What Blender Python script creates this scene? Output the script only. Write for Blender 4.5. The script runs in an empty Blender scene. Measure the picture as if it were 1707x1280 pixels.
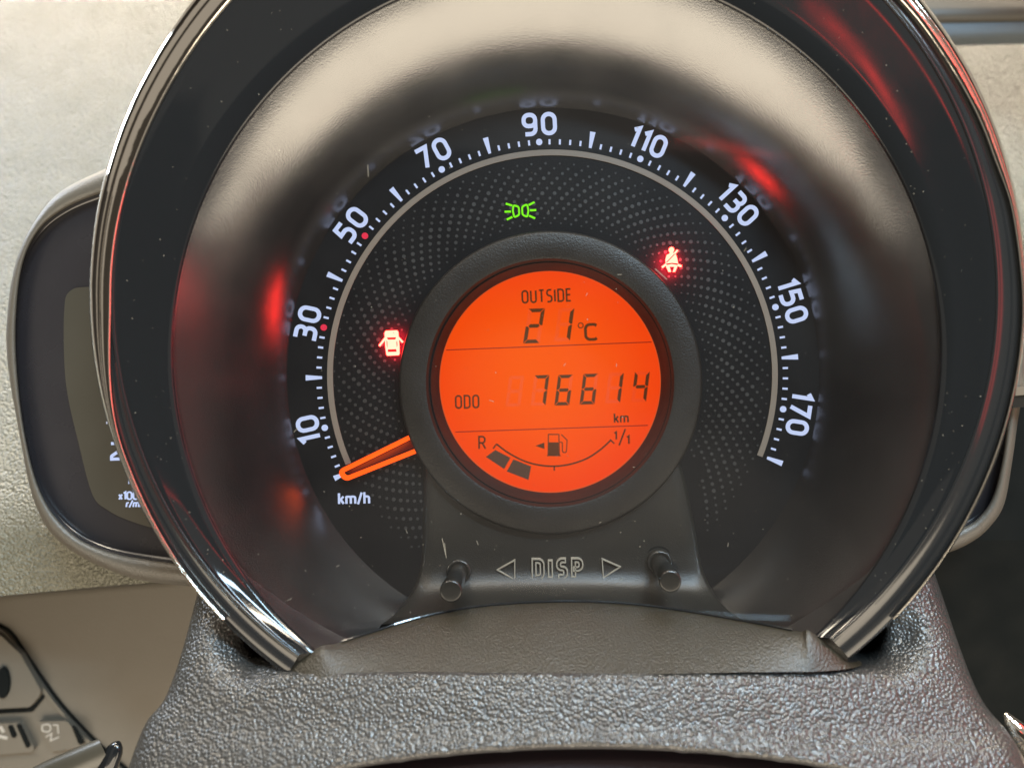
import bpy, math, random
from math import sin, cos, pi, radians, hypot, atan2, degrees
random.seed(7)
C = bpy.context.scene
# ------------------------------------------------------------------ camera
D = 1233.0            # distance of the camera in front of the dial, in photo-pixel units at the dial plane
S = 0.0002            # metres per unit (the readout is 7.3 cm across)
VX, VY = 907.0, 604.0 # foot of the dial's normal through the camera
cam_d = bpy.data.cameras.new('camera'); cam = bpy.data.objects.new('camera', cam_d)
C.collection.objects.link(cam); C.camera = cam
cam.location = (0, 0, D*S)
cam_d.sensor_width = 36; cam_d.lens = 36*D/1707
cam_d.shift_x = (853.5-VX)/1707; cam_d.shift_y = -(640-VY)/1707
cam_d.clip_start = 0.01; cam_d.clip_end = 50
cam_d.dof.use_dof = True; cam_d.dof.focus_distance = D*S - 0.004; cam_d.dof.aperture_fstop = 7.5
# ------------------------------------------------------------------ world, lamps, exposure
w = bpy.data.worlds.new('World'); C.world = w; w.use_nodes = True
bg = w.node_tree.nodes['Background']
bg.inputs[0].default_value = (0.90, 0.80, 0.68, 1); bg.inputs[1].default_value = 0.38
C.view_settings.view_transform = 'Standard'; C.view_settings.look = 'None'
C.view_settings.exposure = 0; C.view_settings.gamma = 1

def lamp(name, loc, target, size, power, color):
    d = bpy.data.lights.new(name, 'AREA'); d.shape = 'RECTANGLE'
    d.size, d.size_y = size; d.energy = power; d.color = color
    o = bpy.data.objects.new(name, d); C.collection.objects.link(o); o.location = loc
    from mathutils import Vector
    v = Vector(target) - Vector(loc)
    o.rotation_euler = v.to_track_quat('-Z', 'Y').to_euler()
    return o
# rows of strip lamps on the ceiling of the hall the car stands in
for i in range(6):
    for j in range(4):
        x = (j-1.5)*1.2+0.1; z = (-1.9, -1.4, -0.9, -0.45, 1.15, 1.6)[i]
        lamp('ceiling_strip_lamp', (x, 2.2, z), (x*0.9, 0, z*0.9), (0.12, 0.38), 30 if z < 0 else 20, (1.0, 0.87, 0.69))
# daylight through the side window, with an added bluish strip and warm panel
lamp('blue_highlight_light', (0.45, 0.95, 1.05), (0, 0, 0.05), (0.9, 0.10), 34, (0.55, 0.80, 1.0))  # added strip for the bluish highlight along the column cover's front edge
lamp('side_window_light', (-1.6, 0.9, -0.35), (0, 0, -0.1), (0.6, 0.35), 18, (0.78, 0.88, 1.0))
lamp('surround_fill_light', (0.05, -1.15, 0.9), (0, 0, 0), (3.4, 1.0), 62, (1.0, 0.86, 0.66))  # added broad panel, low behind the camera, brightens the top of the surround
# added red panel without a known source, reddens the left of the dial surround
lamp('red_fill_light', (1.6, 0.35, 0.5), (0, 0, 0.02), (1.5, 0.6), 9, (1.0, 0.04, 0.04))
# added red strip without a known source, draws a red streak on the ring
lamp('red_streak_light', (0.55, 0.42, 1.9), (0.1, 0.1, 0), (0.42, 0.04), 0.6, (1.0, 0.03, 0.025))

# ------------------------------------------------------------------ materials
def nt(name):
    m = bpy.data.materials.new(name); m.use_nodes = True
    return m, m.node_tree.nodes, m.node_tree.links, m.node_tree.nodes['Principled BSDF']
def plastic(name, col, rough=0.4, spec=0.5, ior=1.5, metal=0.0, bump=None, coat=0.0, vary=0.15):
    """bump = (kind, scale per metre, strength, distance m)"""
    m, N, L, b = nt(name)
    b.inputs['Base Color'].default_value = (*col, 1); b.inputs['Roughness'].default_value = rough
    b.inputs['Metallic'].default_value = metal; b.inputs['IOR'].default_value = ior
    b.inputs['Specular IOR Level'].default_value = spec; b.inputs['Coat Weight'].default_value = coat
    b.inputs['Coat Roughness'].default_value = 0.06
    tc = N.new('ShaderNodeTexCoord')
    if vary:
        n = N.new('ShaderNodeTexNoise'); n.inputs['Scale'].default_value = 60; n.inputs['Detail'].default_value = 5
        L.new(tc.outputs['Object'], n.inputs['Vector'])
        mr = N.new('ShaderNodeMapRange'); mr.inputs['To Min'].default_value = max(0.02, rough*(1-vary)); mr.inputs['To Max'].default_value = min(1, rough*(1+vary))
        mr.inputs['From Min'].default_value = .3; mr.inputs['From Max'].default_value = .7
        L.new(n.outputs['Fac'], mr.inputs['Value']); L.new(mr.outputs['Result'], b.inputs['Roughness'])
    if bump:
        kind, sc, st, dist = bump
        bp = N.new('ShaderNodeBump'); bp.inputs['Strength'].default_value = st; bp.inputs['Distance'].default_value = dist
        if kind == 'leather':
            wn = N.new('ShaderNodeTexNoise'); wn.inputs['Scale'].default_value = sc*0.5
            L.new(tc.outputs['Object'], wn.inputs['Vector'])
            va = N.new('ShaderNodeVectorMath'); va.operation = 'MULTIPLY_ADD'
            va.inputs[1].default_value = (0.5/sc,)*3
            L.new(wn.outputs['Color'], va.inputs[0]); L.new(tc.outputs['Object'], va.inputs[2])
            v = N.new('ShaderNodeTexVoronoi'); v.feature = 'SMOOTH_F1'; v.inputs['Scale'].default_value = sc
            v.inputs['Smoothness'].default_value = 0.35
            L.new(va.outputs[0], v.inputs['Vector'])
            v2 = N.new('ShaderNodeTexNoise'); v2.inputs['Scale'].default_value = sc*2.2; v2.inputs['Detail'].default_value = 3
            L.new(tc.outputs['Object'], v2.inputs['Vector'])
            mx = N.new('ShaderNodeMath'); mx.operation = 'MULTIPLY_ADD'; mx.inputs[1].default_value = -1.0
            m0 = N.new('ShaderNodeMath'); m0.operation = 'MULTIPLY'; m0.inputs[1].default_value = 0.22; L.new(v2.outputs['Fac'], m0.inputs[0])
            L.new(v.outputs['Distance'], mx.inputs[0]); L.new(m0.outputs[0], mx.inputs[2])
            L.new(mx.outputs[0], bp.inputs['Height'])
        else:
            v = N.new('ShaderNodeTexNoise'); v.inputs['Scale'].default_value = sc; v.inputs['Detail'].default_value = 3
            L.new(tc.outputs['Object'], v.inputs['Vector']); L.new(v.outputs['Fac'], bp.inputs['Height'])
        L.new(bp.outputs['Normal'], b.inputs['Normal'])
    return m
def emit(name, col, st):
    m, N, L, b = nt(name)
    b.inputs['Base Color'].default_value = (0.001, 0.001, 0.001, 1); b.inputs['Roughness'].default_value = 0.5; b.inputs['Specular IOR Level'].default_value = 0.05
    b.inputs['Emission Color'].default_value = (*col, 1); b.inputs['Emission Strength'].default_value = st
    return m
M = {}
M['dial'] = plastic('dial_black', (0.003, 0.003, 0.0035), 0.5, spec=0.12, bump=('noise', 2500, 0.25, 0.0002))
M['dimple'] = plastic('dial_dimple_grey', (0.010, 0.010, 0.010), 0.5)
M['arc'] = plastic('scale_arc_grey', (0.11, 0.092, 0.075), 0.45)
M['wall'] = plastic('dial_surround_gloss', (0.004, 0.004, 0.0045), 0.20, ior=2.2, bump=('noise', 2200, 0.35, 0.0001), vary=0.2)
M['piano'] = plastic('piano_black', (0.008, 0.009, 0.010), 0.09, ior=1.5, vary=0.5)
M['piano_lip'] = plastic('piano_black_lip', (0.010, 0.011, 0.012), 0.16, ior=1.5)
M['chrome'] = plastic('chrome', (0.90, 0.85, 0.76), 0.06, metal=1.0, bump=('noise', 45, 0.35, 0.0012))
M['bezel'] = plastic('bezel_satin', (0.007, 0.006, 0.005), 0.46, spec=0.28, bump=('noise', 1600, 0.5, 0.0003))
M['bezel_dark'] = plastic('bezel_inner', (0.004, 0.0035, 0.003), 0.65, spec=0.25, bump=('noise', 1600, 0.3, 0.0003))
M['tongue'] = plastic('panel_satin', (0.010, 0.0092, 0.0075), 0.38, spec=0.4, bump=('noise', 2200, 0.35, 0.0003))
M['saddle'] = plastic('visor_satin', (0.022, 0.018, 0.0115), 0.38, bump=('noise', 1500, 0.7, 0.0004))
M['leather'] = plastic('grained_plastic', (0.034, 0.033, 0.031), 0.29, ior=1.6, bump=('leather', 1120, 1.0, 0.00038))
M['dash'] = plastic('dash_grain', (0.135, 0.132, 0.100), 0.40, bump=('leather', 900, 1.0, 0.0014))
M['pod'] = plastic('pod_rim', (0.07, 0.062, 0.05), 0.45, bump=('noise', 1500, 0.5, 0.0004))
M['pod_face'] = plastic('pod_face', (0.015, 0.014, 0.016), 0.25, vary=0.3)
M['pod_screen'] = plastic('pod_screen', (0.035, 0.032, 0.024), 0.35)
M['lower'] = plastic('lower_panel', (0.085, 0.074, 0.058), 0.5, bump=('noise', 900, 0.2, 0.0004))
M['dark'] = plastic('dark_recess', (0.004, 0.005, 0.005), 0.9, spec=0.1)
M['cabin'] = plastic('dark_cabin_cloth', (0.012, 0.011, 0.010), 0.9, spec=0.1)
M['btn'] = plastic('button_black', (0.012, 0.0115, 0.010), 0.25)
M['edge_glint'] = plastic('painted_edge_glint', (0.25, 0.225, 0.18), 0.32)  # pale colour stands for light caught on the raised edges
M['dust'] = plastic('dust', (0.16, 0.15, 0.12), 0.8)
M['white'] = emit('backlit_white', (0.60, 0.70, 1.0), 0.95)
M['white_dim'] = emit('backlit_white_dim', (0.62, 0.66, 0.80), 0.9)
M['reddot'] = emit('backlit_red_dot', (0.80, 0.035, 0.08), 1.0)
M['orange'] = emit('needle_glow', (1.0, 0.075, 0.002), 2.0)
M['needle_core'] = emit('needle_core', (1.0, 0.03, 0.002), 0.10)
M['red_hot'] = emit('warning_red', (1.0, 0.03, 0.02), 34)
M['red_dark'] = emit('warning_gap', (1.0, 0.0, 0.006), 0.5)
M['green'] = emit('sidelight_green', (0.22, 0.95, 0.006), 1.05)
M['lcd_print'] = None
def lcd_mat():
    m, N, L, b = nt('lcd_backlit')
    b.inputs['Base Color'].default_value = (0.01, 0.001, 0.0, 1); b.inputs['Roughness'].default_value = 0.6; b.inputs['Specular IOR Level'].default_value = 0.1
    tc = N.new('ShaderNodeTexCoord'); n = N.new('ShaderNodeTexNoise'); n.inputs['Scale'].default_value = 18
    L.new(tc.outputs['Object'], n.inputs['Vector'])
    r = N.new('ShaderNodeValToRGB'); r.color_ramp.elements[0].color = (0.88, 0.036, 0.0001, 1); r.color_ramp.elements[1].color = (1.0, 0.125, 0.0002, 1)
    gd = N.new('ShaderNodeTexGradient'); gd.gradient_type = 'SPHERICAL'; mp = N.new('ShaderNodeMapping')
    mp.inputs['Location'].default_value = (-0.0, 0.1, 0); mp.inputs['Scale'].default_value = (21, 21, 21)
    L.new(tc.outputs['Object'], mp.inputs[0]); L.new(mp.outputs[0], gd.inputs[0])
    ad = N.new('ShaderNodeMath'); ad.operation = 'MULTIPLY_ADD'; ad.inputs[1].default_value = 0.35; L.new(n.outputs['Fac'], ad.inputs[0])
    L.new(gd.outputs['Fac'], ad.inputs[2]); L.new(ad.outputs[0], r.inputs[0]); L.new(r.outputs[0], b.inputs['Emission Color']); b.inputs['Emission Strength'].default_value = 1.02
    return m
M['lcd'] = lcd_mat()
def film(name, tint, col):
    m, N, L, b = nt(name); out = N['Material Output']
    t = N.new('ShaderNodeBsdfTransparent'); t.inputs[0].default_value = (*tint, 1)
    b.inputs['Base Color'].default_value = (*col, 1); b.inputs['Roughness'].default_value = 0.4
    a = N.new('ShaderNodeAddShader'); L.new(t.outputs[0], a.inputs[0]); L.new(b.outputs[0], a.inputs[1]); L.new(a.outputs[0], out.inputs[0])
    return m
M['lcd_print'] = film('lcd_print', (0.10, 0.28, 0.3), (0.008, 0.004, 0.003))
M['lcd_off'] = film('lcd_unlit', (0.93, 0.90, 0.9), (0.001, 0.0, 0.0))
M['lcd_line'] = film('lcd_line', (0.22, 0.10, 0.1), (0.01, 0.005, 0.004))
M['lcd_bar'] = film('lcd_bar', (0.06, 0.30, 0.3), (0.03, 0.02, 0.02))
M['lcd_edge'] = emit('lcd_rim', (1.0, 0.12, 0.02), 0.75)
def glass():
    m, N, L, b = nt('clear_lens'); out = N['Material Output']; N.remove(b)
    t = N.new('ShaderNodeBsdfTransparent'); t.inputs[0].default_value = (0.97, 0.97, 0.97, 1)
    g = N.new('ShaderNodeBsdfGlossy'); g.inputs['Roughness'].default_value = 0.13; g.inputs[0].default_value = (1, 1, 1, 1)
    f = N.new('ShaderNodeFresnel'); ge = N.new('ShaderNodeNewGeometry'); io = N.new('ShaderNodeMapRange')
    io.inputs['To Min'].default_value = 1.45; io.inputs['To Max'].default_value = 1/1.45   # a thin sheet mirrors alike from both sides
    L.new(ge.outputs['Backfacing'], io.inputs[0]); L.new(io.outputs[0], f.inputs[0])
    mx = N.new('ShaderNodeMixShader'); L.new(f.outputs[0], mx.inputs[0]); L.new(t.outputs[0], mx.inputs[1]); L.new(g.outputs[0], mx.inputs[2])
    # a thin film of dust scatters a little light
    d = N.new('ShaderNodeBsdfDiffuse'); d.inputs[0].default_value = (0.6, 0.6, 0.58, 1)
    tc = N.new('ShaderNodeTexCoord'); n = N.new('ShaderNodeTexNoise'); n.inputs['Scale'].default_value = 22; n.inputs['Detail'].default_value = 6
    L.new(tc.outputs['Object'], n.inputs['Vector'])
    mr = N.new('ShaderNodeMapRange'); mr.inputs['To Min'].default_value = 0.0008; mr.inputs['To Max'].default_value = 0.006
    mr.inputs['From Min'].default_value = .35; mr.inputs['From Max'].default_value = .7
    L.new(n.outputs['Fac'], mr.inputs[0])
    m2 = N.new('ShaderNodeMixShader'); L.new(mr.outputs[0], m2.inputs[0]); L.new(mx.outputs[0], m2.inputs[1]); L.new(d.outputs[0], m2.inputs[2])
    L.new(m2.outputs[0], out.inputs[0])
    return m
M['glass'] = glass()

# ------------------------------------------------------------------ mesh helpers
ZS = 0.0
def W(x, y, z):
    z = z+ZS
    k = (1 - z/D)*S
    return ((x-VX)*k, -(y-VY)*k, z*S)
class MB:
    def __init__(s): s.v = []; s.f = []
    def face(s, pts, z=None):
        i = len(s.v)
        for p in pts: s.v.append(W(p[0], p[1], p[2] if z is None else z))
        s.f.append(tuple(range(i, i+len(pts))))
        return s
    def prism(s, pts, z0, z1):
        """outline in photo units at plane z1, extruded straight back to z0"""
        i = len(s.v); n = len(pts)
        top = [W(p[0], p[1], z1) for p in pts]
        s.v += top + [(a, b, (z0+ZS)*S) for a, b, c in top]
        A = sum(pts[k][0]*pts[(k+1) % n][1]-pts[(k+1) % n][0]*pts[k][1] for k in range(n))
        idx = list(range(n))
        if A > 0: idx = idx[::-1]
        s.f.append(tuple(i+k for k in idx))
        for k in range(n):
            a, b = idx[k], idx[(k+1) % n]
            s.f.append((i+b, i+a, i+n+a, i+n+b))
        return s
    def ribbon(s, pts, wd, z0, z1, closed=False, wd2=None):
        n = len(pts)
        if wd2 is None: wd2 = wd
        L_, R_ = offset(pts, wd, closed, wd2)
        i = len(s.v)
        top = [W(*p, z1) for p in L_] + [W(*p, z1) for p in R_]
        s.v += top + [(a, b, (z0+ZS)*S) for a, b, c in top]
        m = n if closed else n-1
        for k in range(m):
            a, b = k, (k+1) % n
            s.f.append((i+a, i+b, i+n+b, i+n+a))
            s.f.append((i+a, i+2*n+a, i+2*n+b, i+b))
            s.f.append((i+n+a, i+n+b, i+3*n+b, i+3*n+a))
        if not closed:
            s.f.append((i, i+n, i+3*n, i+2*n)); e = n-1
            s.f.append((i+e, i+2*n+e, i+3*n+e, i+n+e))
        return s
    def grid(s, rows, closed=False):
        i = len(s.v); n = len(rows[0])
        for r in rows:
            for p in r: s.v.append(W(*p))
        for a in range(len(rows)-1):
            for k in range(n if closed else n-1):
                b = (k+1) % n
                s.f.append((i+a*n+k, i+a*n+b, i+(a+1)*n+b, i+(a+1)*n+k))
        return s
    def drop(s, test):
        s.f = [f for f in s.f if not test(sum(s.v[i][0] for i in f)/len(f)/S, -sum(s.v[i][1] for i in f)/len(f)/S)]
        return s
    def build(s, name, mat, parent=None, smooth=False, label=None, kind=None, recalc=True):
        me = bpy.data.meshes.new(name); me.from_pydata(s.v, [], s.f)
        if recalc:
            import bmesh
            b = bmesh.new(); b.from_mesh(me); bmesh.ops.recalc_face_normals(b, faces=b.faces); b.to_mesh(me); b.free()
        if smooth: me.polygons.foreach_set('use_smooth', [True]*len(me.polygons))
        me.materials.append(M[mat]); me.update()
        o = bpy.data.objects.new(name, me); C.collection.objects.link(o)
        if parent:
            o.parent = parent
            from mathutils import Matrix
            par_w = Matrix.Translation(world_loc(parent)); o.matrix_parent_inverse = par_w.inverted()
        if label: o['label'] = label
        if kind: o['kind'] = kind
        return o
def world_loc(o):
    from mathutils import Vector
    return Vector(o.get('_w', (0, 0, 0)))
def offset(pts, wd, closed, wd2=None):
    n = len(pts); Lp, Rp = [], []
    for k in range(n):
        p = pts[k]; ww = wd + ((wd2 if wd2 is not None else wd)-wd)*k/max(1, n-1)
        a = pts[(k-1) % n] if (closed or k > 0) else None
        b = pts[(k+1) % n] if (closed or k < n-1) else None
        d1 = unit(a, p) if a else unit(p, b); d2 = unit(p, b) if b else d1
        nx, ny = -(d1[1]+d2[1]), d1[0]+d2[0]; l = hypot(nx, ny) or 1; nx /= l; ny /= l
        c = max(0.45, -d1[1]*nx + d1[0]*ny); h = ww/2/c
        Lp.append((p[0]+nx*h, p[1]+ny*h)); Rp.append((p[0]-nx*h, p[1]-ny*h))
    return Lp, Rp
def unit(a, b):
    x, y = b[0]-a[0], b[1]-a[1]; l = hypot(x, y) or 1; return x/l, y/l
def rounded(pts, closed=False, seg=5):
    """corner list (x, y, r) -> polyline with rounded corners"""
    out = []; n = len(pts)
    for k, p in enumerate(pts):
        r = p[2] if len(p) > 2 else 0
        if r <= 0 or (not closed and k in (0, n-1)): out.append((p[0], p[1])); continue
        a, b = pts[(k-1) % n], pts[(k+1) % n]
        u = unit(p, a); v = unit(p, b); cosang = u[0]*v[0]+u[1]*v[1]
        half = math.acos(max(-1, min(1, cosang)))/2
        t = min(r/math.tan(half), hypot(a[0]-p[0], a[1]-p[1])*.499, hypot(b[0]-p[0], b[1]-p[1])*.499)
        P0 = (p[0]+u[0]*t, p[1]+u[1]*t); P1 = (p[0]+v[0]*t, p[1]+v[1]*t)
        rr = t*math.tan(half)
        bx, by = u[0]+v[0], u[1]+v[1]; bl = hypot(bx, by); h = rr/math.sin(half)
        cx, cy = p[0]+bx/bl*h, p[1]+by/bl*h
        a0 = atan2(P0[1]-cy, P0[0]-cx); a1 = atan2(P1[1]-cy, P1[0]-cx)
        da = (a1-a0+pi) % (2*pi)-pi
        for q in range(seg+1): an = a0+da*q/seg; out.append((cx+rr*cos(an), cy+rr*sin(an)))
    return out
def circ(cx, cy, r, n=24, a0=0, a1=360, ry=None):
    full = abs(a1-a0) >= 359.9; m = n if full else n+1
    return [(cx+r*sin(radians(a0+(a1-a0)*k/n)), cy-(ry or r)*cos(radians(a0+(a1-a0)*k/n))) for k in range(m)]
def empty(name, x, y, z, label, cat):
    o = bpy.data.objects.new(name, None); C.collection.objects.link(o); o.empty_display_size = 0.01
    o.location = W(x, y, z); o['_w'] = W(x, y, z)
    o['label'] = label; o['category'] = cat
    return o
def lerp(a, b, t): return a+(b-a)*t
def cr(pts, n):
    """Catmull-Rom through pts (tuples), n samples per span"""
    out = []; m = len(pts)
    for i in range(m-1):
        p0 = pts[max(0, i-1)]; p1 = pts[i]; p2 = pts[i+1]; p3 = pts[min(m-1, i+2)]
        for k in range(n):
            t = k/n
            out.append(tuple(.5*((2*b)+(-a+c)*t+(2*a-5*b+4*c-d)*t*t+(-a+3*b-3*c+d)*t**3) for a, b, c, d in zip(p0, p1, p2, p3)))
    out.append(tuple(pts[-1])); return out
def resample(pts, n):
    L_ = [0]
    for a, b in zip(pts, pts[1:]): L_.append(L_[-1]+math.dist(a, b))
    out = []; j = 0
    for k in range(n):
        s = L_[-1]*k/(n-1)
        while j < len(pts)-2 and L_[j+1] < s: j += 1
        t = (s-L_[j])/((L_[j+1]-L_[j]) or 1)
        out.append(tuple(lerp(a, b, t) for a, b in zip(pts[j], pts[j+1])))
    return out

# stroke lettering: glyph = (advance width, [(closed, [(x, y, corner radius)...])...]) on a cap height of 1
G = {
 '0': (.62, [(1, [(0,0,.30),(.62,0,.30),(.62,1,.30),(0,1,.30)])]),
 'O': (.56, [(1, [(0,0,.26),(.56,0,.26),(.56,1,.26),(0,1,.26)])]),
 '1': (.24, [(0, [(0,.84),(.24,1.0),(.24,0)])]),
 '2': (.58, [(0, [(0,1),(.58,1,.26),(.58,.56,.2),(0,.2,.12),(0,0),(.60,0)])]),
 '3': (.60, [(0, [(.02,1),(.60,1,.22),(.60,.53,.22),(.16,.53)]), (0, [(.16,.53),(.60,.53,.22),(.60,0,.24),(0,0)])]),
 '4': (.60, [(0, [(.45,0),(.45,1),(0,.3),(.62,.3)])]),
 '5': (.58, [(0, [(.56,1),(.06,1),(.02,.58),(.58,.60,.26),(.58,0,.26),(0,0)])]),
 '7': (.58, [(0, [(0,1),(.58,1),(.20,0)])]),
 '9': (.60, [(1, [(0,1,.26),(.60,1,.26),(.60,.42,.24),(0,.42,.24)]), (0, [(.60,.72),(.60,0,.30),(.06,0)])]),
 'k': (.44, [(0, [(0,0),(0,1)]), (0, [(.42,.68),(.04,.30)]), (0, [(.14,.42),(.44,0)])]),
 'm': (.84, [(0, [(0,0),(0,.70)]), (0, [(0,.66),(.42,.66,.16),(.42,0)]), (0, [(.42,.66),(.84,.66,.16),(.84,0)])]),
 '/': (.36, [(0, [(0,-.06),(.36,1.04)])]),
 'h': (.44, [(0, [(0,0),(0,1.06)]), (0, [(0,.66),(.44,.66,.18),(.44,0)])]),
 'U': (.52, [(0, [(0,1),(0,0,.24),(.52,0,.24),(.52,1)])]),
 'T': (.50, [(0, [(0,1),(.50,1)]), (0, [(.25,1),(.25,0)])]),
 'S': (.46, [(0, [(.46,1),(0,1,.22),(0,.52,.2),(.46,.50,.2),(.46,0,.22),(0,0)])]),
 'I': (.02, [(0, [(0.01,0),(0.01,1)])]),
 'D': (.54, [(1, [(0,0),(.54,0,.32),(.54,1,.32),(0,1)])]),
 'E': (.42, [(0, [(.42,1),(0,1),(0,0),(.42,0)]), (0, [(0,.52),(.38,.52)])]),
 'P': (.50, [(0, [(0,0),(0,1),(.50,1,.24),(.50,.46,.24),(0,.46)])]),
 'R': (.50, [(0, [(0,0),(0,1),(.48,1,.24),(.48,.48,.24),(0,.48)]), (0, [(.26,.48),(.52,0)])]),
 'C': (.52, [(0, [(.52,.92),(.42,1),(0,1,.34),(0,0,.34),(.42,0),(.52,.08)])]),
 'x': (.40, [(0, [(0,0),(.40,.66)]), (0, [(0,.66),(.40,0)])]),
 'r': (.26, [(0, [(0,0),(0,.68)]), (0, [(0,.50),(.06,.66,.1),(.28,.66)])]),
 'i': (.02, [(0, [(0.01,0),(0.01,.66)]), (0, [(0.01,.86),(0.01,.98)])]),
 'n': (.42, [(0, [(0,0),(0,.70)]), (0, [(0,.66),(.42,.66,.18),(.42,0)])]),
}
def glyph_paths(txt, cx, cy, h, rot=0, gap=.30, xs=1.0, slant=0.0):
    """centreline paths in photo units; text is centred on cx, cy"""
    tot = sum(G[c][0]*xs for c in txt)+gap*(len(txt)-1); x = -tot/2; out = []
    ca, sa = cos(radians(rot)), sin(radians(rot))
    for c in txt:
        wd, strokes = G[c]
        for closed, pts in strokes:
            q = rounded([((p[0]*xs), p[1], (p[2] if len(p) > 2 else 0)) for p in pts], bool(closed))
            r = []
            for (a, b) in q:
                u = (x+a+slant*(b-.5))*h; v = -(b-.5)*h
                r.append((cx+u*ca-v*sa, cy+u*sa+v*ca))
            out.append((bool(closed), r))
        x += wd*xs+gap
    return out
def text(txt, cx, cy, h, sw, z0, z1, name, mat, parent, rot=0, gap=.30, xs=1.0, slant=0.0, label=None):
    mb = MB()
    for closed, pts in glyph_paths(txt, cx, cy, h, rot, gap, xs, slant): mb.ribbon(pts, sw, z0, z1, closed)
    return mb.build(name, mat, parent, label=label)

# ================================================================== DASHBOARD (setting)
def dash_surface():
    rows = []
    for j in range(41):
        v = j/40; y = lerp(-420, 985, v)
        z = lerp(-1700, -95, v**0.7)
        if v > .86: z -= ((v-.86)/.14)**2*120
        rows.append([(lerp(-500, 2300, i/60), y + 18*sin(i*.25), z - 30*sin(i*.11)) for i in range(61)])
    o = MB().grid(rows).build('dashboard', 'dash', smooth=True)
    o['kind'] = 'structure'; o['label'] = 'pale grained dashboard top behind the instrument pods'
dash_surface()
# windscreen-side ledge, upper right
cow = MB()
cow.grid([[(1480+i*20, y-i*.3, z) for i in range(40)] for y, z in ((-160, -700), (-60, -640), (8, -600), (14, -590), (24, -586), (34, -590), (40, -600))])
o = cow.build('windscreen_ledge', 'lower', smooth=True); o['kind'] = 'structure'
M['blue_grey'] = plastic('blue_grey_matt', (0.12, 0.14, 0.155), 0.8)  # plain blue-grey band under the ledge
o2 = MB().grid([[(1480+i*20, y-i*.55, z) for i in range(40)] for y, z in ((40, -602), (60, -580), (80, -620))]).build('blue_grey_strip', 'blue_grey', smooth=True)
o2['kind'] = 'structure'; o2['label'] = 'blue-grey strip below the windscreen ledge'
o['label'] = 'pale ledge along the windscreen at the upper right'

# lower dashboard panel, left, and dark sheet painting the shaded space right
ZS = -380.0
lp = MB()
rows = []
for j in range(31):
    v = j/30
    rows.append([(lerp(-500, 760, i/30), lerp(983-.085*max(0, lerp(-500, 760, i/30)), 1700, v*v), -76-44*max(0, 1-j/4)**2) for i in range(31)])
lp.grid(rows)
o = lp.build('lower_dashboard', 'lower', smooth=True); o['kind'] = 'structure'; o['label'] = 'smooth beige lower dashboard left of the steering column'
ZS = 0.0
o = MB().grid([[(1570, 655, -95), (2600, 655, -120)], [(1540, 900, -110), (2600, 900, -130)], [(1480, 1230, -300), (2600, 1230, -300)], [(1480, 1900, -260), (2600, 1900, -260)]]).build('underdash_shade', 'dark')
o['kind'] = 'structure'; o['label'] = 'dark sheet painting the shade under the dashboard right of the steering column'

# dark cabin behind the camera: what the gloss surfaces mirror
def box(x0, x1, y0, y1, z0, z1):
    v = [(x, y, z) for x in (x0, x1) for y in (y0, y1) for z in (z0, z1)]
    mb = MB(); mb.v = v; mb.f = [(0,1,3,2),(4,6,7,5),(0,4,5,1),(2,3,7,6),(0,2,6,4),(1,5,7,3)]; return mb
for nm, b, lb in (('door_panel', (-0.80, -0.72, -0.9, 0.24, -0.1, 0.42), 'dark door panel on the left side of the cabin'),
                  ('passenger_side_trim', (0.85, 0.92, -0.9, 0.28, -0.1, 0.16), 'dark trim on the far side of the cabin'),
                  ('seat_row', (-0.72, 0.85, -0.42, 0.30, 1.45, 1.6), 'dark seat backs behind the camera')):
    o = box(*b).build(nm, 'cabin'); o['kind'] = 'structure'; o['label'] = lb
# added dark band outside the frame, keeps bright surroundings out of the surround's reflections
br = MB(); bf = []
for r, z in ((0.46, -0.02), (0.44, 0.10), (0.45, 0.108), (0.48, 0.108), (0.50, 0.10), (0.50, -0.02)):
    for k in range(65):
        a = radians(-128+256*k/64); br.v.append((r*sin(a), r*cos(a)*.9, z))
for i in range(5):
    for k in range(64): br.f.append((i*65+k, i*65+k+1, (i+1)*65+k+1, (i+1)*65+k))
o = br.build('reflection_blocker', 'cabin', smooth=True); o['kind'] = 'structure'; o['label'] = 'added unseen dark band that darkens reflections in the dial surround'
# ================================================================== SIDE PODS
def pod(name, outer, inner, label, cat, zr=40, zf=18):
    root = empty(name, sum(p[0] for p in outer)/len(outer), sum(p[1] for p in outer)/len(outer), zf, label, cat)
    n = 120
    O = resample(cr(outer, 8), n); I = resample(cr(inner, 8), n)
    rim = MB()
    cx = sum(p[0] for p in I)/n; cy = sum(p[1] for p in I)/n
    rows = [[(x+(x-cx)*-.03, y+(y-cy)*-.03, -150) for x, y in O], [(x, y, zr-22) for x, y in O],
            [(lerp(a[0], b[0], .15), lerp(a[1], b[1], .15), zr-6) for a, b in zip(O, I)],
            [(lerp(a[0], b[0], .5), lerp(a[1], b[1], .5), zr) for a, b in zip(O, I)],
            [(lerp(a[0], b[0], .88), lerp(a[1], b[1], .88), zr-2) for a, b in zip(O, I)],
            [(x, y, zr-8) for x, y in I]]
    rim.grid(rows).build('pod_rim', 'pod', root, smooth=True)
    MB().grid([[(x, y, zr-8.5) for x, y in I], [(lerp(x, cx, .006), lerp(y, cy, .006), zf+3) for x, y in I], [(lerp(x, cx, .03), lerp(y, cy, .03), zf) for x, y in I]]).build('pod_surround', 'pod_face', root, smooth=True)
    MB().face([(lerp(x, cx, .02), lerp(y, cy, .02)) for x, y in I], zf-.5).build('pod_face', 'pod_face', root)
    return root
Lo = [(345,232),(260,247),(175,282),(100,320),(56,372),(27,435),(13,515),(12,600),(32,722),(58,839),(106,908),(212,961),(324,978),(345,979)]
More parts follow.
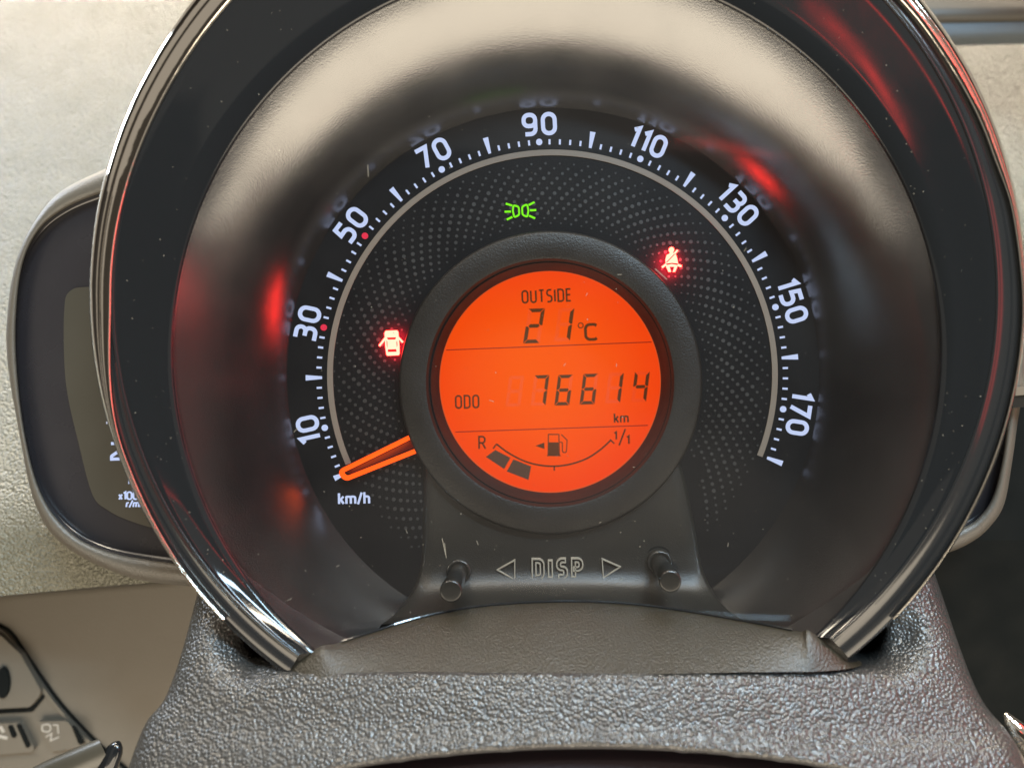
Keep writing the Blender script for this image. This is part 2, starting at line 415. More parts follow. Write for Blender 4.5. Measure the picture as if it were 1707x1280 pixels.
Li = [(345,283),(250,298),(160,325),(106,349),(66,382),(40,432),(28,505),(27,600),(41,722),(69,823),(117,887),(186,921),(298,940),(345,944)]
tach = pod('tachometer', Lo, Li, 'half-hidden rev counter pod with a grey screen left of the speedometer', 'tachometer')
scr = [(335,480),(160,478),(116,486),(107,520),(107,600),(113,660),(130,735),(154,824),(180,850),(212,866),(262,881),(335,890)]
MB().prism(cr(scr, 5), 16, 20).build('screen', 'pod_screen', tach)
text('2', 193, 752, 26, 5, 20, 21, 'numeral', 'white', tach, rot=-2)
text('1', 214, 800, 13, 4, 20, 21, 'numeral', 'white', tach, rot=-2)
text('3', 180, 699, 11, 4, 20, 21, 'numeral', 'white_dim', tach, rot=-2)
text('x1000', 219, 826, 12, 2.6, 20, 21, 'scale_lettering', 'white', tach, rot=0, gap=.24)
text('r/min', 226, 839.5, 10.5, 2.4, 20, 21, 'scale_lettering', 'white', tach, rot=0, gap=.24, slant=.15)
Ro = [(1530,255),(1560,262),(1660,330),(1705,440),(1716,560),(1708,640),(1697,700),(1688,765),(1674,840),(1650,878),(1620,903),(1577,922),(1530,930)]
Ri = [(1530,314),(1550,318),(1640,380),(1680,460),(1694,560),(1688,640),(1681,695),(1671,765),(1655,828),(1630,864),(1600,882),(1560,895),(1530,898)]
rpod = pod('side_gauge', Ro, Ri, 'edge of the pod with a curved grey rim right of the speedometer', 'gauge pod')
MB().prism([(1540,470),(1600,470),(1622,500),(1628,600),(1612,760),(1580,830),(1540,850)], 16, 20).build('screen', 'pod_face', rpod)
kn = empty('trim_strip', 1712, 655, 60, 'short chrome trim end at the right edge of the picture', 'trim')
MB().prism(rounded([(1690,646,3),(1790,632,3),(1790,650,3),(1690,660,3)], True), 20, 66).build('chrome_bar', 'chrome', kn)
MB().prism(rounded([(1688,661,3),(1790,651,3),(1790,672,3),(1686,680,3)], True), 20, 62).build('bar_base', 'btn', kn)

# ================================================================== SPEEDOMETER
sp = empty('speedometer', 920, 626, 0, 'large round backlit speedometer with orange readout in a chrome-edged black housing', 'speedometer')
CX, CY = 920.5, 625.6
TAB = [(0,-115.3),(10,-102.97),(30,-78.19),(50,-53.35),(70,-28.24),(90,-3.19),(110,22.18),(130,47.69),(150,73.04),(170,98.33),(180,110.95)]
def ang(v):
    for (a, A), (b, B) in zip(TAB, TAB[1:]):
        if v <= b: return lerp(A, B, (v-a)/(b-a))
def pol(r, a, cx=CX, cy=CY): return (cx+r*sin(radians(a)), cy-r*cos(radians(a)))
# face
MB().grid([[(*p, 0) for p in circ(918, 638, 200, 160)], [(*p, 0) for p in circ(922, 624, 448, 160)]], True).build('dial_face', 'dial', sp)
# dimple pattern: curved rows of small raised dots between bezel and scale
dm = MB(); nr = 96
for k in range(15):
    r = 262 + k*8.3; rad = 1.3 + 2.1*max(0, sin(pi*min(1, (k+1)/14)))**.7*(1 if k < 11 else .9)
    if r > 362: break
    for q in range(nr):
        a = 360*(q/nr) + k*1.45*(1 if True else 0)
        x, y = pol(r, a, 918, 634)
        if 706 < x < 1170 and y > 760: continue
        e = rad*random.uniform(.75, 1.1)
        dm.prism(circ(x, y, e, 7), 0.0, 0.7)
dm.build('dimple_pattern', 'dimple', sp, kind='stuff')
# scale arc
MB().ribbon(circ(CX+.5, CY-.3, 371, 160, -113.5, 111.3), 9.5, 0, 1.6).build('scale_arc', 'arc', sp)
# ticks
for v in range(0, 181, 2):
    a = ang(v)
    if v % 20 == 0:
        p0, p1 = (pol(384, a), pol(411, a)) if v else (pol(384, a), pol(402, a))
        MB().ribbon([p0, p1], 4.6, 0, 1.4, wd2=9.2).build('major_tick', 'white', sp)
    elif v % 10 == 0:
        red = v in (30, 50)
        MB().prism(circ(*pol(389.3, a), 5.3, 18), 0, 1.4).build('scale_dot', 'reddot' if red else 'white', sp, label='red scale dot at %d' % v if red else None)
    else:
        MB().ribbon([pol(384.8, a), pol(393.2, a)], 3.4, 0, 1.2).build('minor_tick', 'white', sp)
# numerals
for s_, x, y in (('10',514.5,716.5),('30',512.5,539.5),('50',585.5,375),('70',722,256),('90',899,207),('110',1080.5,237),('130',1230.5,341),('150',1321,501.5),('170',1333,688.5)):
    a = degrees(atan2(x-CX, -(y-CY)))
    t3 = len(s_) == 3
    text(s_, x, y, 32, 6.8, 0, 1.4, 'numeral', 'white', sp, rot=a, gap=.36 if t3 else .40, xs=1.0 if not t3 else .96, label='numeral %s' % s_)
text('km/h', 590, 830.5, 17.5, 3.5, 0, 1.4, 'unit_lettering', 'white', sp, rot=-1, gap=.26, xs=1.0)
# needle: two glowing bars that meet at a rounded tip
nd = MB()
nd.ribbon(rounded([(687,727),(565,787,9),(577,798,8),(697,750)], seg=6), 7.6, 9, 14)
ndl = nd.build('needle', 'orange', sp, label='orange needle resting at zero')
MB().face([(688,732),(694,744),(584,790),(575,787)], 10).build('needle_core', 'needle_core', ndl)
# --- warning lights
wl = MB(); Z0, Z1 = 0, 4
def cz(u, v): return (600+u/9.14, 500+v/9.14)
body = [cz(*p) for p in ((392,470),(560,462),(578,480),(596,700),(598,820),(585,842),(418,850),(402,835),(384,700),(374,500))]
wl.prism(body, Z0, Z1)
wl.ribbon([cz(385,580), cz(292,700)], 3.0, Z0, Z1); wl.ribbon([cz(582,572), cz(650,645)], 3.0, Z0, Z1)
door = wl.build('warning_light', 'red_hot', sp, label='red door-open warning light shaped like a car from above')
g_ = MB()
for q in (((412,572),(550,570),(540,602),(425,604)), ((428,754),(550,750),(560,788),(424,792)), ((405,620),(418,640),(420,730),(410,700)), ((566,620),(556,640),(562,720),(572,690))):
    g_.face([cz(*p) for p in q], Z1+.5)
g_.build('window_mark', 'red_dark', door)
def cs(u, v): return (1060+u/10.667, 380+v/10.667)
sb = MB()
sb.prism([cs(*p) for p in [(635+48*sin(t*pi/8), 388-50*cos(t*pi/8)) for t in range(16)]], Z0, Z1)
sb.prism([cs(*p) for p in ((610,425),(660,425),(668,452),(715,478),(735,540),(752,632),(640,618),(535,632),(530,560),(552,478),(602,455))], Z0, Z1-.2)
sb.ribbon([cs(690,455), cs(745,395)], 3.2, Z0, Z1)
sb.ribbon([cs(470,700), cs(540,645)], 3.6, Z0, Z1); sb.ribbon([cs(748,655), cs(815,682)], 3.2, Z0, Z1)
sb.prism([cs(*p) for p in ((540,662),(640,642),(742,662),(735,700),(700,780),(660,780),(690,688),(600,686),(628,780),(585,780),(548,700))], Z0, Z1)
belt = sb.build('warning_light', 'red_hot', sp, label='red seat-belt warning light shaped like a belted person')
MB().ribbon([cs(545,615), cs(690,465)], 1.3, Z1, Z1+.5).ribbon([cs(548,648), cs(640,628), cs(738,640)], 1.1, Z1, Z1+.5).build('belt_line', 'red_dark', belt)
def cg(u, v): return (800+u/12.19, 310+v/12.19)
gl = MB()
gl.ribbon(rounded([(*cg(680,395),2),(*cg(790,420),5),(*cg(800,590),5),(*cg(700,640),2),(*cg(668,510),8)], True), 3.0, 0, 1.4, True)
gl.ribbon(rounded([(*cg(960,375),2),(*cg(985,500),8),(*cg(965,630),2),(*cg(865,590),5),(*cg(855,420),5)], True), 3.0, 0, 1.4, True)
for a, b in (((525,360),(655,400)),((500,525),(632,522)),((545,685),(660,630)),((990,390),(1110,330)),((1018,498),(1145,490)),((1000,605),(1122,660))):
    gl.ribbon([cg(*a), cg(*b)], 3.2, 0, 1.4)
gl.build('indicator_light', 'green', sp, label='green sidelight indicator of two lamps back to back')

def glow(x, y, z, sx, sy, p, col, rz=0):  # lamps added just over the dial imitate halos around the lit marks
    d = bpy.data.lights.new('halo_light', 'AREA'); d.shape = 'ELLIPSE'; d.size = sx*S; d.size_y = sy*S; d.energy = p; d.color = col
    o = bpy.data.objects.new('halo_light', d); C.collection.objects.link(o); o.location = W(x, y, z); o.rotation_euler = (0, 0, radians(rz))
glow(653, 572, 17, 40, 46, .014, (1, .004, .03)); glow(1120, 436, 17, 36, 44, .014, (1, .004, .03))
glow(632, 761, 17, 110, 10, .008, (1, .10, 0), 26)
# --- bezel ring around the display
def ringrows(specs, n=128): return [[(x, y, z) for x, y in circ(cx, cy, r, n)] for cx, cy, r, z in specs]
MB().grid(ringrows([(918,638,251,0),(918,638,253,20),(918,638,252,25),(918,638,248,27),(917,638,212,27.5),(917,638,207,26)]), True).build('display_bezel', 'bezel', sp, smooth=True)
MB().grid(ringrows([(917,638,207,25.6),(917,638,205.5,20),(917,637,193,-50),(917,636.5,184.5,-99)]), True).build('bezel_slope', 'bezel_dark', sp, smooth=True)
# --- LCD
lcd = MB().face(circ(917, 636, 185.5, 128), -100).build('display', 'lcd', sp, label='round orange backlit display')
MB().grid(ringrows([(917,636,185,-98.6),(917,636,183.2,-98.9)]), True).build('display_rim', 'lcd_edge', lcd)
def cl(u, v): return (700+u/3.048, 430+v/3.048)
Zp, Zq = -99.8, -99.3
def lcdtext(s_, u, v, h, sw, name='display_lettering', rot=-2.0, gap=.28, xs=1, slant=0.0, mat='lcd_line'):
    x, y = cl(u, v)
    mb = MB()
    for closed, pts in glyph_paths(s_, x, y, h/3.048, rot, gap, xs, slant): mb.ribbon(pts, sw/3.048, Zq-.05, Zq, closed)
    mb2 = MB(); n = 0
    return mb.build(name, mat, lcd)
def flat(mbname, mat, fn):
    mb = MB(); fn(mb); return mb.build(mbname, mat, lcd)
lcdtext('OUTSIDE', 643, 193, 60, 9.5, rot=-2.5, gap=.27, xs=.82, mat='lcd_print')
lcdtext('ODO', 240, 730, 62, 9, rot=-1.6, gap=.27, xs=.80, mat='lcd_print')
lcdtext('km', 1023, 812, 46, 9, rot=-1.5, gap=.26, xs=.95, mat='lcd_print')
lcdtext('C', 870, 376, 76, 15, rot=-2, xs=1.45, mat='lcd_print')
flat('degree_mark', 'lcd_print', lambda m: m.ribbon(circ(*cl(817,343), 4.2, 18), 1.8, Zp, Zq, True))
lcdtext('R', 316, 938, 62, 9, rot=-1, mat='lcd_print')
lcdtext('1', 993, 903, 38, 9, rot=-1, mat='lcd_print'); lcdtext('1', 1057, 924, 40, 9, rot=-1, mat='lcd_print')
flat('display_lettering', 'lcd_print', lambda m: m.ribbon([cl(1012,952), cl(1044,868)], 2.8, Zp, Zq))
flat('divider_line', 'lcd_line', lambda m: m.ribbon([cl(133,468), cl(1177,427)], 1.5, Zp, Zq))
flat('divider_line', 'lcd_line', lambda m: m.ribbon([cl(180,884), cl(1158,850)], 1.5, Zp, Zq))
SEG = {'1':'bc','2':'abged','4':'fgbc','6':'afgedc','7':'abc','_':''}
def digit(ch, x0, yb, wd, hh, th, slant, rot=-1.8):
    """x0, yb: bottom-left corner in crop units"""
    g = 1.8; h2 = hh/2; t = th; hexs = {
     'a': [(g,hh),(wd-g,hh),(wd-t-g,hh-t),(t+g,hh-t)],
     'd': [(g,0),(wd-g,0),(wd-t-g,t),(t+g,t)],
     'f': [(0,hh-g),(0,h2+g),(t*.5,h2+g),(t,h2+t*.5+g),(t,hh-t-g)],
     'b': [(wd,hh-g),(wd,h2+g),(wd-t*.5,h2+g),(wd-t,h2+t*.5+g),(wd-t,hh-t-g)],
     'e': [(0,g),(0,h2-g),(t*.5,h2-g),(t,h2-t*.5-g),(t,t+g)],
     'c': [(wd,g),(wd,h2-g),(wd-t*.5,h2-g),(wd-t,h2-t*.5-g),(wd-t,t+g)],
     'g': [(t*.6+g,h2),(t+g,h2+t*.5),(wd-t-g,h2+t*.5),(wd-t*.6-g,h2),(wd-t-g,h2-t*.5),(t+g,h2-t*.5)]}
    ca, sa = cos(radians(rot)), sin(radians(rot)); 
    for s_ in 'abcdefg':
        P = []
        for a, b in hexs[s_]:
            a += slant*b; b = -b
            P.append(cl(x0+a*ca-b*sa, yb+a*sa+b*ca))
        mb = MB().prism(P, Zp, Zq)
        mb.build('digit_segment' if s_ in SEG[ch] else 'unlit_segment', 'lcd_print' if s_ in SEG[ch] else 'lcd_off', lcd)
digit('2', 524, 435, 84, 176, 19, .19); digit('1', 682, 424, 80, 168, 19, .17)
for ch, x0, yb in (('_',434,756),('7',562,752),('6',683,750),('6',811,745),('1',941,739),('4',1073,733)): digit(ch, x0, yb, 76, 155, 17, .16)
# fuel gauge on the display
arcpts = cr([cl(375,965), cl(392,945), cl(450,990), cl(540,1035), cl(640,1056), cl(740,1052), cl(840,1022), cl(915,975), cl(970,925), cl(985,942)], 6)
flat('fuel_scale', 'lcd_print', lambda m: (m.ribbon([cl(372,968), cl(388,946)], 2.6, Zp, Zq), m.ribbon(cr([cl(388,944), cl(450,990), cl(540,1035), cl(640,1056), cl(740,1052), cl(840,1022), cl(915,975), cl(970,925)], 6), 2.8, Zp, Zq+.1), m.ribbon([cl(966,922), cl(988,943)], 2.4, Zp, Zq+.2), m.ribbon([cl(682,1056), cl(683,1080)], 2.4, Zp, Zq+.2)))
flat('fuel_bar', 'lcd_bar', lambda m: m.prism([cl(*p) for p in ((383,975),(460,1015),(428,1072),(335,1010))], Zp, Zq))
flat('fuel_bar', 'lcd_bar', lambda m: m.prism([cl(*p) for p in ((475,1022),(565,1058),(552,1127),(441,1084))], Zp, Zq))
def pump(m):
    m.ribbon([cl(651,1004), cl(653,896), cl(706,896), cl(709,1004)], 1.8, Zp, Zq)
    m.prism([cl(*p) for p in ((655,936),(704,936),(706,1002),(654,1002))], Zp, Zq+.1)
    m.ribbon([cl(646,1004), cl(716,1004)], 1.6, Zp, Zq+.15)
    m.ribbon(rounded([(*cl(710,935),0),(*cl(724,936),3),(*cl(724,986),3),(*cl(744,990),4),(*cl(748,925),3),(*cl(718,896),0)]), 1.7, Zp, Zq)
flat('fuel_pump_symbol', 'lcd_print', pump)
flat('fuel_arrow', 'lcd_print', lambda m: m.prism([cl(587,954), cl(632,937), cl(633,970)], Zp, Zq))

# --- control panel under the display
Lx = [(712,745,12),(712,800,12),(711,880,12),(709,930,13),(703,962,18),(690,990,34),(664,1022,70),(640,1040,92)]
Rx = [(1118,745,12),(1136,800,12),(1152,880,12),(1160,930,13),(1170,962,18),(1186,990,34),(1212,1018,70),(1236,1034,92)]
Lc = cr(Lx, 12); Rc = cr(Rx, 12)
pr = []
for a, b in zip(Lc, Rc):
    row = [(a[0]-7, a[1], -2), (a[0]-3, a[1], a[2]-5), (a[0], a[1], a[2]-1)]
    for k in range(1, 24):
        t = k/24; bow = -14*sin(pi*t)*max(0, (a[1]-940)/100)
        row.append((lerp(a[0], b[0], t), lerp(a[1], b[1], t)+bow, lerp(a[2], b[2], t)))
    row += [(b[0], b[1], b[2]-1), (b[0]+3, b[1], b[2]-5), (b[0]+7, b[1], -2)]
    pr.append(row)
MB().grid(pr).drop(lambda x, y: hypot(x-11, y-34) < 238).build('control_panel', 'tongue', sp, smooth=True)
ZB = 12
for x, y, lb in ((921-155, 950, 'left'), (1098, 935, 'right')):
    X0, Y0 = (x-VX)*(1-ZB/D), (y-VY)*(1-ZB/D)
    def at(r, z, n=40, X0=X0, Y0=Y0):
        k = 1/(1-z/D); return [(VX+(X0+r*sin(2*pi*i/n))*k, VY+(Y0-r*cos(2*pi*i/n))*k, z) for i in range(n)]
    MB().grid([at(25, 12.3), at(22, 12.6), at(20.5, 11)], True).build('button_socket', 'dark', sp, smooth=True)
    bt = MB().grid([at(13.5, 9), at(15.5, 90), at(16.6, 100), at(17, 122), at(16.6, 125), at(15.4, 126.5), at(13, 126.8), at(6, 127), at(.1, 127)], True).build('reset_button', 'btn', sp, smooth=True, label='%s black display button' % lb)
    MB().grid([at(20, 11), at(20.5, 20), at(19.5, 24), at(17, 25), at(14.5, 23.5), at(14, 20)], True).build('button_collar', 'btn', bt, smooth=True)
# raised lettering: outlines of the letters
eo = MB()
for closed, pts in glyph_paths('DISP', 929.5, 948, 27, -1, .50, .92):
    A, B = offset(pts, 6.2, closed)
    if closed: eo.ribbon(A, 2.1, 12, 20, True); eo.ribbon(B, 2.1, 12, 20, True)
    else: eo.ribbon(A+B[::-1], 2.1, 12, 20, True)
eo.build('panel_lettering', 'edge_glint', sp)
for T in (((829,950),(858,934),(858,966)), ((1004,932),(1034,945),(1006,963))):
    MB().ribbon([(float(a), float(b)) for a, b in T], 1.6, 12, 20, True).build('arrow_mark', 'edge_glint', sp)

# --- housing: surround wall, black ring, chrome trim
def physcirc(cxi, cyi, ri, z):
    """image circle at depth z -> centre offset and radius at real size"""
    m = 1-z/D; return ((cxi-VX)*m, (cyi-VY)*m, ri*m, z)
def hoop(c, a0=0, a1=360, n=192, da=0):
    full = a1-a0 >= 359.9
    out = []
    for k in range(n if full else n+1):
        a = radians(a0+(a1-a0)*k/n); q = 1/(1-c[3]/D)
        out.append((VX+(c[0]+c[2]*sin(a))*q, VY+(c[1]-c[2]*cos(a))*q, c[3]))
    return out
A0 = physcirc(922, 624, 444, 0.5); A1 = physcirc(928, 585, 640, 170)
wr = []
for k in range(29):
    s_ = k/28; row = []
    for q in range(192):
        a = 2*pi*q/192; fl = min(1, max(0, (cos(a)+.05)/.55)); fl = fl*fl*(3-2*fl)*.38   # the wall flares only towards the top
        r = (1-fl)*s_+fl*(1-cos(s_*pi/2)); z = lerp(A0[3], A1[3], (1-fl)*s_+fl*sin(s_*pi/2)); m_ = 1/(1-z/D)
        rr = lerp(A0[2], A1[2], r)
        row.append((VX+(lerp(A0[0], A1[0], r)+rr*sin(a))*m_, VY+(lerp(A0[1], A1[1], r)-rr*cos(a))*m_, z))
    wr.append(row)
MB().grid(wr, True).build('dial_surround', 'wall', sp, smooth=True)
AL, AR = -144.6, 141.2     # the ring ends above the column visor
def ihoop(cx, cy, r, z, a0=AL, a1=AR, n=200):
    return [(cx+(r(a) if callable(r) else r)*sin(radians(a)), cy-(r(a) if callable(r) else r)*cos(radians(a)), z) for a in [a0+(a1-a0)*k/n for k in range(n+1)]]
def chin(a):
    T = [(-180,774),(-129,771),(-110,766),(-90,741),(-56.5,730),(0,735),(40,748),(55.6,754),(71.5,761),(80,770),(95,776),(180,776)]
    for (p, P), (q, Q) in zip(T, T[1:]):
        if a <= q:
            t = (a-p)/(q-p); t = t*t*(3-2*t); return lerp(P, Q, t)
    return 776
ring = []
for t, zz in ((0, 169), (.015, 173), (.05, 176), (.3, 178), (.6, 183), (.85, 188), (.96, 190), (1, 190)):
    ring.append([(lerp(a[0], b[0], t), lerp(a[1], b[1], t), zz) for a, b in zip(ihoop(928, 585, 639, 170, -141.6, 138.0), ihoop(925, 491, 735, 190))])
MB().grid(ring).build('housing_ring', 'piano', sp, smooth=True)
lip = [ihoop(925,491,735,190.3), ihoop(925,491,737,192), ihoop(925,491,740,192), ihoop(925,491,742,188)]
lip.append(ihoop(928,491,lambda a: lerp(742, chin(a), .5), 188))
lip.append(ihoop(928,491,lambda a: chin(a)-1, 190)); lip.append(ihoop(928,491,chin, 189))
lip += [ihoop(929,490,778,187), ihoop(929,490,779.5,180), ihoop(930,490,776,140), ihoop(930,492,765,60), ihoop(930,492,740,-60)]
for e in (0, -1):
    sec = [r[e] for r in ring]+[r[e] for r in lip]
    MB().grid([sec, [(x, y-2, z-70) for x, y, z in sec]]).build('ring_end', 'piano_lip', sp)
MB().grid(lip).build('housing_lip', 'piano_lip', sp, smooth=True)
ch = []
c0, c1 = -134.3, 134
for t, zz in ((0,190),(.04,193),(.12,195),(.25,196),(.4,196.6),(.5,196.8),(.52,195.8),(.56,195.8),(.6,197),(.72,196),(.84,193.5),(.94,189),(1,183),(1.004,175)):
    ch.append([(lerp(a[0], b[0], t), lerp(a[1], b[1], t), zz) for a, b in zip(ihoop(928,491,chin,0,c0,c1,260), ihoop(930,490,781,0,c0,c1,260))])
MB().grid(ch).build('chrome_trim', 'chrome', sp, smooth=True)

# --- visor between the dial and the column cover
Tt = [(446,1090,160),(470,1106,172),(487,1107,180),(512,1092,178),(536,1076,174),(562,1072,163),(620,1054,136),(700,1030,108),(800,1011,93),(930,1003,90),(1050,1007,90),(1150,1020,106),(1250,1037,134),(1330,1052,166),(1348,1050,174),(1385,1078,178),(1414,1102,178),(1432,1100,160)]
Bt = [(462,1134,180),(478,1141,192),(500,1144,200),(525,1143,205),(550,1142,206),(580,1141,207),(640,1138,208),(710,1135,209),(800,1131,209),(930,1127,209),(1050,1124,209),(1150,1122,208),(1250,1120,207),(1330,1119,206),(1355,1119,206),(1390,1117,200),(1422,1113,190),(1438,1107,176)]
Tc, Bc = cr(Tt, 6), cr(Bt, 6)
vr = []
for j in range(15):
    t = j/14
    vr.append([(lerp(a[0], b[0], t), lerp(a[1], b[1], t), lerp(a[2], b[2], t**.75)) for a, b in zip(Tc, Bc)])
MB().grid(vr).build('lower_visor', 'saddle', sp, smooth=True)
seam = [p for p in Tc if 566 < p[0] < 1328]
sm = MB()
for dz in (0,): sm.grid([[(p[0], p[1]-3.4, p[2]-12) for p in seam], [(p[0], p[1]-3.2, p[2]+2) for p in seam], [(p[0], p[1]-1, p[2]+3) for p in seam], [(p[0], p[1]+1, p[2]+2) for p in seam], [(p[0], p[1]+1.3, p[2]-6) for p in seam]])
sm.build('lens_seat', 'piano', sp)
# --- clear lens
def lensz(x, y):
    f = min(1, max(0, (y-250)/753)); u = min(1, abs(x-928)/520)
    return 168-76*f*(1-u*u)
def lens():
    n = 240; m = 30; rows = [[] for _ in range(m+1)]
    edge = [(p[0], p[1]+1.5) for p in Tc if 536 <= p[0] <= 1348]
    for k in range(n):
        a = 2*pi*k/n; dx, dy = sin(a), -cos(a); r = 640
        x, y = 928+r*dx, 585+r*dy
        if dy > 0:
            for p, q in zip(edge, edge[1:]):   # ray against the lower edge curve
                ex, ey = q[0]-p[0], q[1]-p[1]; den = dx*ey-dy*ex
                if abs(den) < 1e-9: continue
                t = ((p[0]-928)*ey-(p[1]-585)*ex)/den; u = ((p[0]-928)*dy-(p[1]-585)*dx)/den
                if t > 0 and -0.01 <= u <= 1.01: r = min(r, t)
        for j in range(m+1):
            rr = r*(j/m); x, y = 928+rr*dx, 585+rr*dy; rows[j].append((x, y, lensz(x, y)))
    return rows
lens_o = MB().grid(lens(), True).build('lens', 'glass', sp, smooth=True)
# side slivers of the lens are closed by the wall's rim
dust = MB()
for k in range(230):
    x = random.uniform(420, 1430); y = random.uniform(140, 1040)
    if random.random() < .45: y = random.uniform(850, 1030)
    e = random.choice((.35, .4, .5, .6, .9))*random.uniform(.7, 1.2)
    if random.random() < .07:
        a = random.uniform(0, pi); l = random.uniform(3, 9); dust.ribbon([(x, y), (x+l*cos(a), y+l*sin(a))], .7, lensz(x, y)+1, lensz(x, y)+1.3)
    else: dust.prism(circ(x, y, e, 5), lensz(x, y)+1, lensz(x, y)+1.4)
for a, b in (((737,897),(743,925)), ((741,905),(744,930)), ((613,275),(614,295)), ((1092,448),(1112,466))): dust.ribbon([a, b], 1.0, lensz(*a)+1, lensz(*a)+1.3)
dust.build('dust', 'dust', lens_o, kind='stuff')
rd = MB()
for k in range(150):
    a = random.uniform(-150, 150); t = random.uniform(.08, .95)
    x = lerp(928, 925, t)+lerp(640, 735, t)*sin(radians(a)); y = lerp(585, 491, t)-lerp(640, 735, t)*cos(radians(a))
    if y > 1050: continue
    e = random.choice((.3, .4, .5, .8)); rd.prism(circ(x, y, e, 5), 191, 192)
rd.build('ring_dust', 'dust', sp, kind='stuff')

# ================================================================== STEERING COLUMN COVER
cov = empty('steering_column_cover', 930, 1200, 250, 'grey grained plastic steering column cover below the speedometer', 'column cover')
Le = cr([(352,900,90),(330,985,105),(302,1090,153),(274,1165,182),(243,1205,196),(214,1280,226),(180,1400,262)], 8)
Re = cr([(1528,890,90),(1556,950,95),(1604,1090,153),(1638,1168,182),(1682,1222,200),(1712,1275,226),(1760,1400,262)], 8)
rows = []
for a, b in zip(Le, Re):
    row = [(a[0]+6, a[1]+6, a[2]-90), (a[0]+1.5, a[1]+2, a[2]-40), (a[0], a[1], a[2]-18), (a[0]+4, a[1], a[2]-7)]
    for k in range(1, 100):
        t = k/100; x = lerp(a[0]+6, b[0]-6, t); y = lerp(a[1], b[1], t); z = lerp(a[2], b[2], t)+45*sin(pi*t)**.55
        for px, py in ((418, 1072), (1478, 1062)):
            d = ((x-px)/70)**2+((y-py)/75)**2
            if d < 1: z -= 30*(1-d)**1.5
        if 405 < x < 1480 and y < 1118:   # under the visor
            wx = min(1, (x-405)/45, (1480-x)/45); wx = wx*wx*(3-2*wx)
            z = lerp(z, min(z, lerp(200, -60, min(1, (1118-y)/60))), wx)
        row.append((x, y, z))
    row += [(b[0]-4, b[1], b[2]-7), (b[0], b[1], b[2]-18), (b[0]-1.5, b[1]+2, b[2]-40), (b[0]-6, b[1]+6, b[2]-90)]
    rows.append(row)
# front edge: cut away below an arc and roll over
def edge_y(x):
    u = (x-985)/470; return 1243+46*u*u if abs(u) < 2 else 1400
new = []
for row in rows:
    new.append(row)
keep = MB(); 
n = len(rows[0])
# resample every column between back edge and the rolled front edge
cols = [[r[k] for r in rows] for k in range(n)]
ncols = []
for k, c in enumerate(cols):
    cut = []
    for p in c:
        if p[1] > edge_y(p[0])-6: break
        cut.append(p)
    if len(cut) < len(c) and len(cut) > 3 and 0.12 < k/n < 0.93:
        p = cut[-1]; q = c[len(cut)]; f = (edge_y(p[0])-8-p[1])/max(1e-6, q[1]-p[1])
        e = tuple(lerp(u, v, max(0, min(1, f))) for u, v in zip(p, q)); cut = cut[:-1]+[e]
        base = resample(cut, 60); x, y, z = e
        base += [(x, y+4, z+1.5), (x, y+8, z+.5), (x, y+11, z-4), (x, y+12.5, z-12), (x, y+13, z-28), (x, y+12, z-60)]
    else:
        cut = cut if len(cut) > 3 else c
        base = resample(c, 66)
    ncols.append(base)
MB().grid(ncols).build('cover_top', 'leather', cov, smooth=True)
M['front'] = plastic('cover_front', (0.055, 0.045, 0.055), 0.45, bump=('noise', 1200, 0.3, 0.0003))
MB().grid([[(380+i*40, edge_y(380+i*40)+y-6, z) for i in range(31)] for y, z in ((0, 150), (30, 180), (120, 200), (300, 170))]).build('cover_front', 'front', cov, smooth=True)

# ================================================================== SWITCH BANK AND STALKS
ZS = -380.0
sw = empty('switch_bank', 60, 1180, -60, 'beige switch bank with rounded buttons on the lower dashboard', 'switches')
gp = cr([(-60,1020,0),(0,1042,0),(21,1057,0),(47,1095,0),(94,1163,0),(131,1205,0),(165,1240,0),(215,1285,0)], 6)
MB().ribbon([(p[0], p[1]) for p in gp], 4.5, -80, -74).build('bank_gap', 'dark', sw)
outl = [(p[0]-6, p[1]+5) for p in gp]+[(215,1400),(-300,1400),(-300,1030)]
MB().prism(outl, -80, -71.5).build('bank_plate', 'lower', sw)
MB().ribbon([(p[0]-8, p[1]+6) for p in gp], 6, -72, -66).build('bank_edge', 'lower', sw)
b1 = rounded([(-160,1060,10),(0,1058,14),(34,1090,10),(70,1154,14),(50,1178,10),(-160,1190,10)], True)
MB().prism([(x+2, y+2) for x, y in rounded([(-164,1056,10),(0,1053,14),(38,1088,10),(76,1156,14),(53,1184,10),(-164,1196,10)], True)], -70, -69).build('button_gap', 'dark', sw)
s1 = MB().prism(b1, -70, -56).build('switch_button', 'lower', sw)
MB().prism(circ(4, 1138, 11, 20, ry=26), -56, -50).build('knob_slot', 'dark', s1)
MB().prism(rounded([(60,1203,3),(112,1201,12),(142,1244,6),(88,1252,3)], True), -70, -58).build('switch_button', 'lower', sw)
MB().prism(rounded([(118,1207,3),(126,1212,4),(140,1238,4),(132,1242,4)], True), -58, -55).build('button_wedge', 'dark', sw)  # dark wedge set on the button face
MB().prism(rounded([(-60,1208,3),(32,1204,8),(60,1252,6),(-60,1262,3)], True), -70, -58).build('switch_button', 'lower', sw)
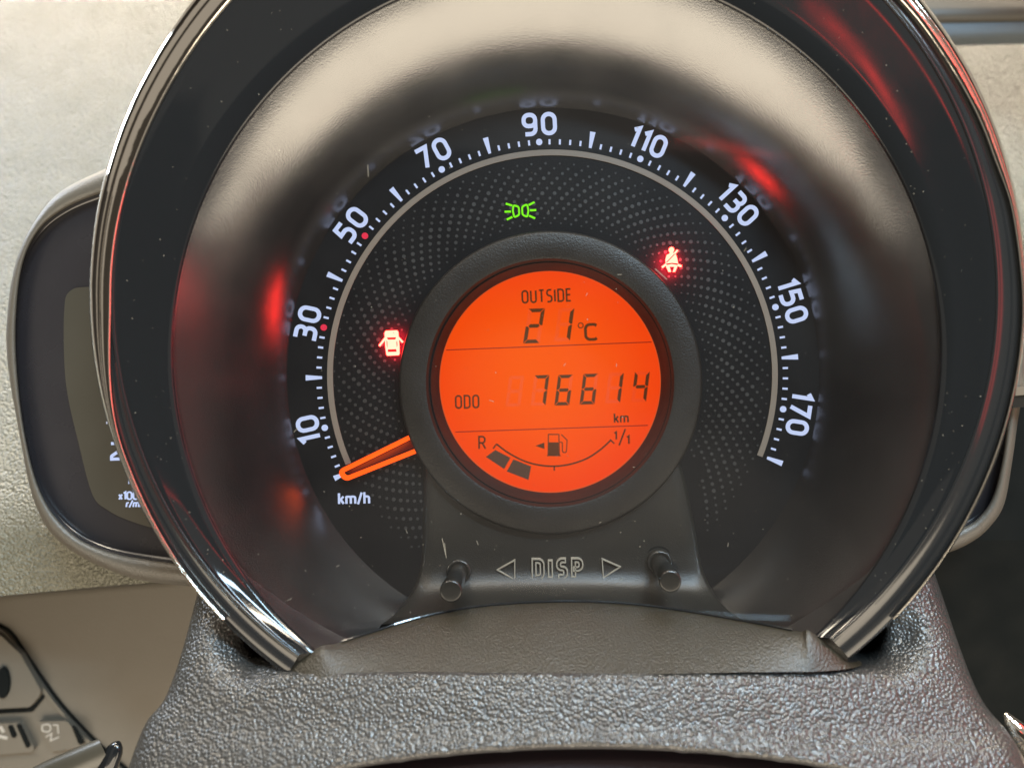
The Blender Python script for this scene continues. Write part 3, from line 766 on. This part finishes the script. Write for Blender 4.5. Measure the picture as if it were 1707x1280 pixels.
MB().prism(rounded([(26,1206,3),(34,1208,3),(51,1244,4),(44,1247,4)], True), -58, -55).build('button_wedge', 'dark', sw)
MB().prism(rounded([(12,1208,3),(20,1210,3),(28,1228,4),(20,1230,4)], True), -58, -55).build('button_wedge', 'dark', sw)
M['icon'] = plastic('button_print', (0.30, 0.28, 0.25), 0.6)
ic = MB(); ic.ribbon(rounded([(70,1208,3),(84,1206,5),(84,1220,5),(70,1218,3)], True), 2.2, -58, -57, True); ic.ribbon([(88,1208),(96,1208),(97,1222)], 2, -58, -57); ic.ribbon([(76,1228),(86,1222),(84,1234),(98,1228)], 2, -58, -57)
ic.build('button_symbol', 'icon', sw)
MB().ribbon([(0,1210),(6,1220)], 5, -58, -57).ribbon([(-4,1226),(12,1230)], 5, -58, -57).build('button_symbol', 'icon', sw)
ZS = 0.0
def tubeobj(name, pts, mat, parent=None, smooth=True):
    rows = []
    for i, (x, y, z, r) in enumerate(pts):
        a = pts[max(0, i-1)]; b = pts[min(len(pts)-1, i+1)]; dx, dy = unit(a, b); nx, ny = -dy, dx
        rows.append([(x+nx*r*cos(q*pi/8), y+ny*r*cos(q*pi/8), z+r*sin(q*pi/8)) for q in range(16)])
    return MB().grid(rows, True).build(name, mat, parent, smooth=smooth)
st = empty('control_stalk', 170, 1262, 120, 'glossy black stalk tip at the lower left beside the column cover', 'stalk')
tubeobj('stalk_body', [(30,1330,60,34),(90,1296,70,32),(150,1268,80,30),(176,1256,82,28)], 'pod_screen', st)
tubeobj('stalk_tip', [(172,1300,92,20),(178,1280,96,18),(186,1262,98,16),(192,1249,99,14),(196,1241,99,10),(198,1236,99,5),(199,1234,99,.5)], 'piano', st)
st2 = empty('wiper_stalk', 1712, 1230, 120, 'metallic stalk root at the lower right edge', 'stalk')
tubeobj('stalk_body', [(1676,1188,150,4),(1684,1200,150,12),(1700,1220,150,22),(1740,1262,150,30),(1800,1330,150,34)], 'chrome', st2)
for o in C.objects:
    if '_w' in o: del o['_w']
